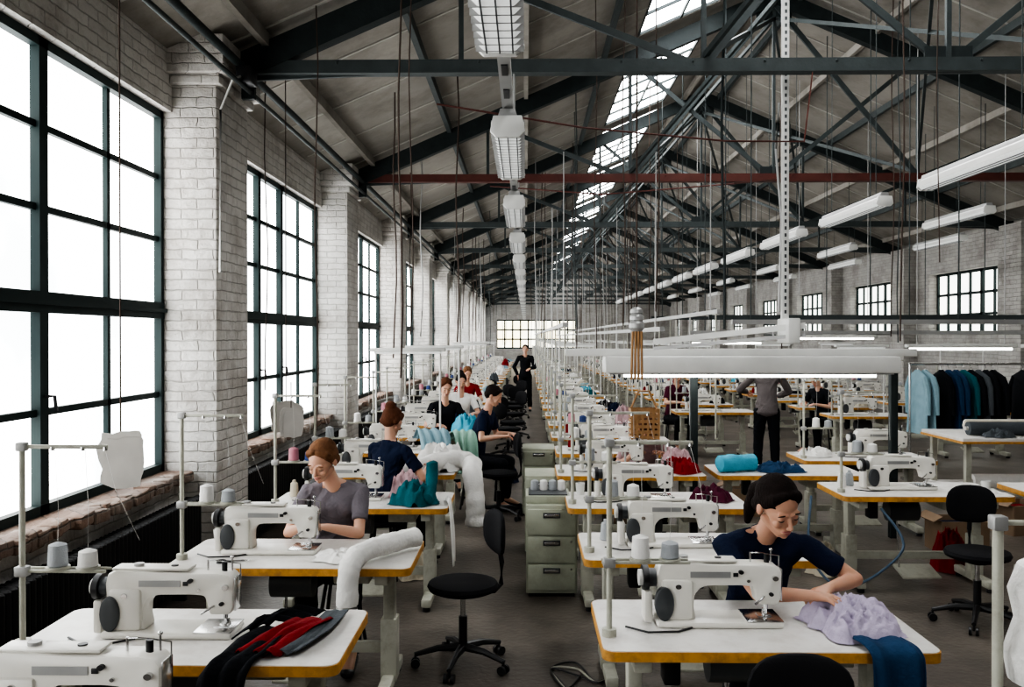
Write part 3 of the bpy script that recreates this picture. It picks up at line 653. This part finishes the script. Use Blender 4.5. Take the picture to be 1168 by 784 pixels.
b=MB(); b.cyl((0,0,1.62),(3.2,0,1.62),.016,M_CHROME)
for x in(0.02,1.6,3.18): b.cyl((x,0,0.04),(x,0,1.62),.016,M_CHROME); b.box((x,0,.03),(.04,.5,.04),M_CHROME)
o=b.obj('rack_frame'); o.parent=rk
order=[0,0,3,2,2,1,5,4,3,3,5,3,4,3,3,5,3,2,3,3,5,4,3]
for i,k in enumerate(order):
    o=inst('garment_%d'%(i+1),GM[k],(.12+i*.10+(.12 if i>1 else 0)+(.3 if i>9 else 0),0,1.60),random.uniform(.05,.3)); o.parent=rk
b=MB(); b.bx(4.75,7.6,9.6,10.6,.84,.88,M_LAM,.004); b.bx(4.74,7.61,9.59,10.61,.82,.845,M_EDGE)
for x in(4.85,6.1,7.5):
    for y in(9.7,10.5): b.bx(x-.03,x+.03,y-.03,y+.03,0,.82,M_LEG)
b.bx(4.8,7.55,9.65,10.55,.25,.28,M_LAM); b.obj('cutting_table')
def bolt(c,axis,L,r,m):
    b=MB(); a=V(c)-V(axis)*L/2; e=V(c)+V(axis)*L/2; b.cyl(a,e,r,m,seg=20); b.cyl(a-V(axis)*.03,e+V(axis)*.03,r*.3,M_PAPER,seg=12); b.obj('fabric_bolt')
bolt((5.5,9.9,.96),(1,0,0),1.1,.075,C_GREY); bolt((5.6,10.12,.96),(1,0,0),1.1,.075,C_CREAM); bolt((5.7,10.35,.95),(1,0,0),1.1,.07,C_WHITE); bolt((6.9,9.95,.95),(1,0,0),.9,.07,C_CREAM); bolt((5.6,9.9,.37),(1,0,0),1.2,.08,C_WHITE); bolt((6.8,9.9,.37),(1,0,0),.9,.08,C_NAVY)
for (x,y,m,s) in ((4.4,7.1,C_BLACK,50),(4.9,7.1,C_WHITE,51),(5.2,9.72,C_GREY,52),(3.0,9.05,C_WHITE,53)):
    heap('folded_fabric',(x,y,.762 if x<5.1 else .882),.4,.28,.1,m,s)
b=MB()
b.cyl((1.63,3.05,0),(1.63,3.05,1.36),.018,M_LEG); b.box((1.63,3.05,.02),(.3,.3,.04),M_LEG,.008); b.cyl((1.63,3.05,1.34),(2.0,3.05,1.34),.010,M_LEG); b.cyl((1.58,3.05,.72),(2.2,3.05,.72),.014,M_LEG); b.box((1.63,3.05,1.34),(.05,.05,.05),M_GALV,.006); b.box((1.63,3.05,.72),(.06,.05,.05),M_GALV,.006)
b.obj('thread_stand',(0,0,0))
b=MB(); b.lathe([(.03,.78),(.14,.79),(.155,.88),(.12,1.0),(.14,1.10),(.11,1.19),(.045,1.23),(.035,1.28),(.01,1.29)],(1.82,3.05,0),C_WHITE,24); b.cyl((1.82,3.05,.72),(1.82,3.05,.8),.015,M_CHROME); b.obj('padded_bust_form')
b=MB()
for k in range(3): b.tube(catmull([(.12+.1*k,4.7+.2*k,.01),(.22,4.9,.01),(.15,5.2,.01),(.3,5.3-.1*k,.01),(.4,5.0,.01),(.5,5.1,.01)]),.006,M_LEG if k==1 else M_BLACK,6)
b.obj('floor_cable')
b=MB(); b.tube(catmull([(2.3,7.1,.70),(2.2,6.8,.3),(2.4,6.6,.1),(2.8,6.55,.4),(2.7,6.7,.68)]),.010,mat('blue_hose',(.06,.10,.15),.5),8); b.obj('air_hose')
def scissors(loc,rot):
    b=MB()
    for s in(-1,1):
        b.tube([(.0,0,.004),(.06,s*.004,.004),(.10,0,.004)],[.006,.005,.001],M_CHROME,6)
        b.tube([(-.05+.022*math.cos(t*math.pi/6),s*.022+.016*math.sin(t*math.pi/6),.006) for t in range(13)],.004,M_BLACK,6); b.tube([(0,0,.005),(-.03,s*.012,.006)],.004,M_BLACK,6)
    b.obj('scissors',loc,rot)
scissors((-1.78,3.36,.762),.6); scissors((-1.6,4.72,.762),.3)
# ------------------------------------------------------------------ people
class Blob:
    def __init__(s): s.bm=bmesh.new()
    def _put(s,tb,M=None):
        if M is not None: tb.transform(M)
        me=bpy.data.meshes.new('t'); tb.to_mesh(me); tb.free(); s.bm.from_mesh(me); bpy.data.meshes.remove(me)
    def hull(s,items):
        tb=bmesh.new()
        for c,r in items:
            if not hasattr(r,'__len__'): r=(r,r,r)
            bmesh.ops.create_icosphere(tb,subdivisions=3 if max(r)>.03 else 2,radius=1,matrix=Matrix.Translation(c)@Matrix.Diagonal((*r,1)))
        if len(items)>1:
            g=bmesh.ops.convex_hull(tb,input=tb.verts[:])
            keep=set(x for x in g['geom'] if isinstance(x,bmesh.types.BMFace))
            bmesh.ops.delete(tb,geom=[f for f in tb.faces if f not in keep],context='FACES')
            bmesh.ops.delete(tb,geom=[v for v in tb.verts if not v.link_faces],context='VERTS')
            bmesh.ops.recalc_face_normals(tb,faces=tb.faces[:])
        return tb
    def h(s,*items,M=None): s._put(s.hull(items),M)
    def fr(s,a,b_,r1,r2):
        a=V(a);b_=V(b_);d=b_-a; tb=bmesh.new(); bmesh.ops.create_cone(tb,cap_ends=True,segments=24,radius1=r1,radius2=r2,depth=d.length)
        s._put(tb,Matrix.Translation((a+b_)/2)@d.to_track_quat('Z','Y').to_matrix().to_4x4())
    def make(s,name,m,vox,it,parent,disp=0,seed=0):
        me=bpy.data.meshes.new(name+'_src'); s.bm.to_mesh(me); s.bm.free()
        o=link(bpy.data.objects.new(name+'_src',me)); r=o.modifiers.new('r','REMESH'); r.mode='VOXEL'; r.voxel_size=vox; r.use_smooth_shade=True
        if it: q=o.modifiers.new('s','SMOOTH'); q.factor=.5; q.iterations=it
        dg=bpy.context.evaluated_depsgraph_get(); dg.update()
        nm=bpy.data.meshes.new_from_object(o.evaluated_get(dg)); bpy.data.objects.remove(o); nm.name=name
        nm.materials.clear(); nm.materials.append(m)
        if disp:
            vs=[v.co.copy() for v in nm.vertices]; ns=[v.normal.copy() for v in nm.vertices]
            for v,c,nn in zip(nm.vertices,vs,ns):
                q=noise.noise_vector(c*5+V((seed,0,0)))
                v.co=c+nn*disp*(1-2.2*abs(noise.noise(V((c.x*9+q.x*2,c.y*9,c.z*6+q.z*2+seed)))))
        nm.polygons.foreach_set('use_smooth',[True]*len(nm.polygons))
        ob=link(bpy.data.objects.new(name,nm)); ob.parent=parent; return ob
def ik(s,t,l1,l2,pole):
    s=V(s);t=V(t); d=t-s; L=min(d.length,(l1+l2)*.995); dn=d.normalized(); t=s+dn*L
    a=(l1*l1-l2*l2+L*L)/(2*L); h=math.sqrt(max(0,l1*l1-a*a)); p=V(pole); p=(p-dn*p.dot(dn)).normalized()
    return s+dn*a+p*h,t
def hand(B,w,d,nrm,side,curl=.5,sc=1):
    d=V(d).normalized(); nrm=V(nrm); nrm=(nrm-d*nrm.dot(d)).normalized(); lat=d.cross(nrm).normalized()*side
    w=V(w)
    B.h((w,.024*sc),(w+d*.05*sc+lat*.02*sc,.0145*sc),(w+d*.05*sc-lat*.02*sc,.0145*sc),(w+d*.082*sc+lat*.026*sc,.011*sc),(w+d*.078*sc-lat*.028*sc,.011*sc))
    for i,(o,L) in enumerate(((.032,.072),(.011,.080),(-.011,.075),(-.032,.058))):
        p=w+d*(.084-.003*abs(i-1))*sc+lat*o*sc; a=.15+.06*i; dd=(d+lat*(o*3.6)).normalized()
        for j,f in enumerate((.45,.30,.25)):
            a+=curl*(.35+.3*j); q=p+(dd*math.cos(a)+nrm*math.sin(a))*L*f*sc
            B.h((p,(.0084-.0006*j)*sc),(q,(.0078-.0006*j)*sc)); p=q
    p=w+d*.022*sc+lat*.022*sc
    for j,(f,r) in enumerate(((.038,.0125),(.03,.0105),(.024,.009))):
        q=p+(d*(.55+.2*j)+lat*(.75-.25*j)+nrm*(.25+.15*j)).normalized()*f*sc; B.h((p,r*sc),(q,(r-.0012)*sc)); p=q
def person(name,pos,heading=0,pose='sit',lean=.12,side=0,neckz=1.10,head=(0,-.06,1.27),hrot=(0,0,0),hands=((-.15,-.4,.86),(.15,-.4,.86)),
           skin=S_SKIN,shirt=C_NAVY,pants=C_BLACK,hair=H_DK,style='bun',sleeve='short',vox=.0045,sc=1.0,hsc=1.0,poles=((-.6,.2,-.9),(.6,.2,-.9)),curl=.5,shw=.165,female=True):
    root=link(bpy.data.objects.new(name,None)); root.location=(pos[0],pos[1],0); root.rotation_euler=(0,0,heading); root.scale=(sc,sc,sc)
    it=2 if vox<.006 else 1
    z0=.56 if pose=='sit' else .95
    P=V((0,0,z0)); N=V((side,-lean,neckz)); W=P.lerp(N,.36)+V((0,.01,0)); C=P.lerp(N,.72)+V((0,-.005,0)); H=V(head)
    sh=[N+V((s*shw,.01,-.062)) for s in(-1,1)]
    HM_=Matrix.Translation(H)@Euler(hrot).to_matrix().to_4x4()@Matrix.Scale(hsc,4)
    B=Blob()
    B.h((P,(.155,.11,.09)),(W,(.11,.08,.06))); B.h((W,(.11,.08,.06)),(C,(.13,.09,.09))); B.h((C,(.13,.09,.08)),(sh[0]+V((.03,0,0)),.040),(sh[1]-V((.03,0,0)),.040))
    B.h((N+V((0,0,-.03)),.050),(HM_@V((0,.015,-.05)),.045))
    for k in(0,1): B.h((N+V((0,.01,.005)),(.045,.04,.028)),(sh[k]+V(((.03 if k==0 else -.03),0,.005)),.034))
    Q=lambda *it:B.h(*it,M=HM_)
    Q((V((0,.012,.03)),(.073,.092,.086))); Q((V((0,-.03,.0)),(.060,.056,.05)),(V((0,-.050,-.075)),(.030,.032,.028))); Q((V((0,-.072,-.093)),(.017,.014,.014)))
    for s in(-1,1):
        Q((V((s*.034,-.064,-.032)),(.019,.018,.022))); Q((V((s*.077,.01,-.005)),(.009,.019,.031))); Q((V((s*.0085,-.098,-.036)),.0075))
        Q((V((s*.052,.0,-.05)),.018),(V((s*.018,-.06,-.088)),.016)); Q((V((s*.030,-.0735,.0)),(.0155,.0125,.011)))
    Q((V((0,-.084,.006)),.0065),(V((0,-.106,-.031)),.0098)); Q((V((-.04,-.074,.021)),.008),(V((-.012,-.083,.017)),.007)); Q((V((.04,-.074,.021)),.008),(V((.012,-.083,.017)),.007))
    Q((V((0,-.080,-.066)),(.024,.014,.014)))
    la,lf=(.27,.24) if pose=='sit' else (.29,.26)
    arms=[]
    for k in(0,1):
        e,w=ik(sh[k],hands[k],la,lf,poles[k]); arms.append((e,w))
        B.h((sh[k],.041),(e,.033)); B.h((e,.033),(e.lerp(w,.3),.035)); B.h((e.lerp(w,.3),.035),(w,.0235))
        d=(w-e).normalized(); hand(B,w-d*.004,d+V((0,0,-.10)),(0,0,-1),(1 if k==0 else -1),curl)
    hip=[P+V((s*.085,-.01,-.02)) for s in(-1,1)]
    if pose=='sit': kn=[V((s*.13,-.40,.54)) for s in(-1,1)]; an=[V((s*.13,-.36,.11)) for s in(-1,1)]
    else: kn=[V((-.11,-.02,.52)),V((.11,-.05,.52))]; an=[V((-.12,.02,.10)),V((.13,.03,.10))]
    for k in(0,1):
        B.h((hip[k],.082),(kn[k],.056)); B.h((kn[k],.054),(kn[k].lerp(an[k],.3),.054)); B.h((kn[k].lerp(an[k],.3),.054),(an[k],.036)); B.h((an[k],.036),(an[k]+V((0,-.15,-.06)),(.036,.03,.022)))
    B.make('body',skin,vox,it,root)
    S=Blob(); g=.010
    S.h((P+V((0,0,-.02)),(.160+g,.115+g,.08)),(W,(.118+g,.088+g,.06))); S.h((W,(.118+g,.088+g,.06)),(C,(.135+g,.094+g,.09))); S.h((C,(.135+g,.096+g,.075)),(sh[0]+V((.03,0,0)),.047),(sh[1]-V((.03,0,0)),.047))
    for k in(0,1): S.h((N+V(((-.045 if k==0 else .045),.016,-.012)),(.022,.045,.024)),(sh[k]+V(((.02 if k==0 else -.02),0,.002)),.043))
    S.h((N+V((0,.045,-.005)),(.05,.02,.03)),(C+V((0,.05,.05)),(.08,.03,.04)))
    if female:
        for s in(-1,1): S.h((C+V((s*.06,-.060,-.005)),(.058,.045,.06)),(C+V((s*.05,-.03,.07)),(.03,.03,.03)))
    for k in(0,1):
        e,w=arms[k]; S.h((sh[k],.047),(sh[k].lerp(e,.3),.047))
        if sleeve=='short': S.h((sh[k],.047),(sh[k].lerp(e,.45),.046)); S.fr(sh[k].lerp(e,.1),sh[k].lerp(e,.68),.046,.050)
        else: S.h((sh[k],.052),(e,.046)); S.h((e,.046),(e.lerp(w,.7),.038)); S.fr(e.lerp(w,.4),e.lerp(w,.93),.041,.034)
    S.make('shirt',shirt,max(vox,.006),it,root,disp=.007,seed=pos[0]*3)
    T=Blob(); T.h((P+V((0,0,-.01)),(.165,.122,.08)),(hip[0],.09),(hip[1],.09))
    for k in(0,1):
        T.h((hip[k],.094),(kn[k],.068)); T.h((kn[k],.067),(kn[k].lerp(an[k],.35),.064)); T.fr(kn[k],an[k]+V((0,0,.01)),.066,.055)
    T.make('trousers',pants,.009,1,root,disp=.006,seed=2)
    F=Blob()
    for k in(0,1): F.h((an[k]+V((0,.02,-.055)),(.04,.04,.045)),(an[k]+V((0,-.16,-.075)),(.042,.045,.03)))
    F.make('shoes',M_BLACK,.008,1,root)
    R=Blob(); Qh=lambda *it:R.h(*it,M=HM_)
    Qh((V((0,.024,.038)),(.080,.096,.085))); Qh((V((0,.06,.0)),(.07,.055,.07)))
    for s in(-1,1):
        Qh((V((s*.018,-.048,.090)),(.020,.018,.014)),(V((s*.055,-.035,.068)),(.016,.022,.02)))
        Qh((V((s*.055,-.035,.068)),(.016,.024,.022)),(V((s*.071,.0,.03)),(.010,.028,.028)))
        Qh((V((s*.071,.012,.03)),(.012,.03,.028)),(V((s*.068,.05,-.015)),(.018,.03,.03)))
    if style=='bun': Qh((V((0,.085,.10)),(.045,.04,.045))); Qh((V((0,.06,.085)),(.05,.05,.04)))
    elif style=='low': Qh((V((0,.11,-.02)),(.045,.04,.045)))
    elif style=='pony': Qh((V((0,.10,.02)),.036),(V((-.02,.13,-.02)),.036)); Qh((V((-.02,.13,-.02)),.034),(V((-.045,.12,-.09)),.028)); Qh((V((-.045,.12,-.09)),.027),(V((-.06,.10,-.15)),.012))
    R.make('hair',hair,max(vox,.005),2,root,disp=.003,seed=5)
    def arcs(nm,m,L):
        bm=bmesh.new()
        for pts,r in L:
            rings=[]; n_=len(pts)
            for i,p in enumerate(pts):
                rr=r*(.35+.65*math.sin(math.pi*(i+.5)/n_)); rings.append([bm.verts.new(HM_@(V(p)+V((0,math.cos(t*math.pi/3)*rr,math.sin(t*math.pi/3)*rr)))) for t in range(6)])
            for a,b_ in zip(rings,rings[1:]):
                for i in range(6): bm.faces.new((a[i],a[(i+1)%6],b_[(i+1)%6],b_[i])).smooth=True
            bm.faces.new(rings[0]); bm.faces.new(rings[-1])
        bmesh.ops.recalc_face_normals(bm,faces=bm.faces[:])
        me=bpy.data.meshes.new(nm); bm.to_mesh(me); bm.free(); me.materials.append(m); o=link(bpy.data.objects.new(nm,me)); o.parent=root
    def arc(cx,w,y,z,dz,back,n_=9): return [(cx+w*t,y+back*t*t,z+dz*(1-t*t)) for t in [i/(n_-1)*2-1 for i in range(n_)]]
    arcs('lips',S_LIP,[(arc(0,.022,-.0925,-.0615,.003,.010),.0040),(arc(0,.019,-.0925,-.0665,-.004,.010),.0046)])
    arcs('eyelashes',S_LASH,[(arc(s*.031,.015,-.0855,-.003,-.0045,.006),.0022) for s in(-1,1)])
    arcs('eyebrows',hair,[(arc(s*.032,.018,-.0865,.018,.005,.007),.0030) for s in(-1,1)])
    return root
person('seamstress_woman',(-1.19,5.56),0.05,lean=.13,side=-.01,neckz=1.08,head=(-.07,-.21,1.225),hrot=(.50,.08,-.30),
   hands=((-.15,-.40,.86),(.0,-.42,.86)),skin=S_SKIN,shirt=C_GT,hair=H_BR,style='low',hsc=1.06)
person('seamstress_woman',(1.10,4.28),0.0,lean=.22,side=.0,neckz=1.085,head=(.03,-.34,1.225),hrot=(.50,-.12,.25),
   hands=((.13,-.50,.87),(.23,-.42,.88)),skin=S_SKIN2,shirt=C_NAVY,hair=H_DK,style='pony',hsc=1.12,shw=.185,poles=((-.7,.2,-.8),(1,.1,-.5)))
person('seamstress_woman',(-1.18,7.18),2.6,lean=.10,neckz=1.11,head=(0,-.13,1.28),hrot=(.45,0,.1),hands=((-.2,-.38,.9),(.15,-.4,.9)),shirt=C_NAVY,hair=H_AU,style='bun',vox=.0055)
person('seamstress_woman',(1.16,8.75),0,lean=.22,neckz=1.02,head=(0,-.36,1.10),hrot=(1.0,0,.1),shirt=C_PINK,hair=H_AU,style='low',vox=.007)
person('garment_worker_man',(-.62,10.15),1.3,lean=.18,neckz=1.14,head=(0,-.26,1.31),hrot=(.5,0,0),shirt=C_NAVY,hair=H_DK,style='short',vox=.007,female=False)
person('garment_worker_woman',(-1.1,11.6),0.3,lean=.12,neckz=1.14,head=(0,-.18,1.33),hrot=(.4,0,0),shirt=C_BLACK,hair=H_AU,style='low',vox=.007)
person('garment_worker_woman',(-1.0,13.2),0.2,lean=.12,neckz=1.14,head=(0,-.18,1.33),hrot=(.3,0,0),shirt=C_WHITE,hair=H_DK,style='bun',vox=.009)
person('garment_worker_woman',(-1.1,16.1),0.2,lean=.12,neckz=1.14,head=(0,-.18,1.33),hrot=(.4,0,0),shirt=C_RED,hair=H_BR,style='low',vox=.009)
person('garment_worker_man',(3.42,12.5),math.pi-.15,'stand',lean=.04,neckz=1.48,head=(0,-.06,1.65),hrot=(.3,0,0),hands=((-.2,-.38,1.12),(.24,-.38,1.18)),
   shirt=C_GSW,hair=H_DK,style='short',sleeve='long',vox=.006,shw=.19,poles=((-1,.3,-.5),(1,.3,-.5)),female=False)
person('factory_supervisor_man',(-.02,23.6),0,'stand',lean=.0,neckz=1.5,head=(0,-.02,1.67),hands=((-.2,.0,.95),(.12,-.3,1.15)),shirt=C_BLACK,hair=H_DK,style='short',sleeve='long',vox=.009,shw=.17,female=False)
person('garment_worker_woman',(2.6,15.6),.4,lean=.12,neckz=1.14,head=(0,-.18,1.33),hrot=(.5,0,0),shirt=C_WINE,hair=H_DK,style='low',vox=.009)
person('garment_worker_woman',(5.1,15.0),-1.0,lean=.18,neckz=1.12,head=(0,-.26,1.28),hrot=(.6,0,0),shirt=C_BLACK,hair=H_DK,style='short',vox=.009)
def stool():
    b=MB(); b.lathe([(.02,.44),(.17,.44),(.18,.455),(.17,.475),(.02,.475)],(0,0,0),M_SEATF,20)
    for k in range(4):
        a=k*math.pi/2+.78; b.cyl((.10*math.cos(a),.10*math.sin(a),.44),(.19*math.cos(a),.19*math.sin(a),0),.012,M_BLACK)
    return b.mesh('stool')
SM=stool()
for o in list(scene.objects):
    if o.type=='EMPTY' and ('seamstress' in o.name or 'garment_worker' in o.name) and abs(o.location.y-12.5)>.01:
        inst('stool',SM,(o.location.x,o.location.y+.03,0))
# ------------------------------------------------------------------ world, camera
w=bpy.data.worlds.new('World'); scene.world=w; w.use_nodes=True
w.node_tree.nodes['Background'].inputs[0].default_value=(.8,.9,1,1); w.node_tree.nodes['Background'].inputs[1].default_value=.6
cam=bpy.data.cameras.new('camera'); co=link(bpy.data.objects.new('camera',cam)); co.location=(0,0,1.98)
co.rotation_euler=(math.pi/2-.007,0,.016); cam.lens=1000/1168*36; cam.sensor_width=36; cam.clip_end=200; scene.camera=co
scene.view_settings.view_transform='AgX'
try: scene.view_settings.look='AgX - High Contrast'
except Exception as e: print(e)
scene.view_settings.exposure=.22
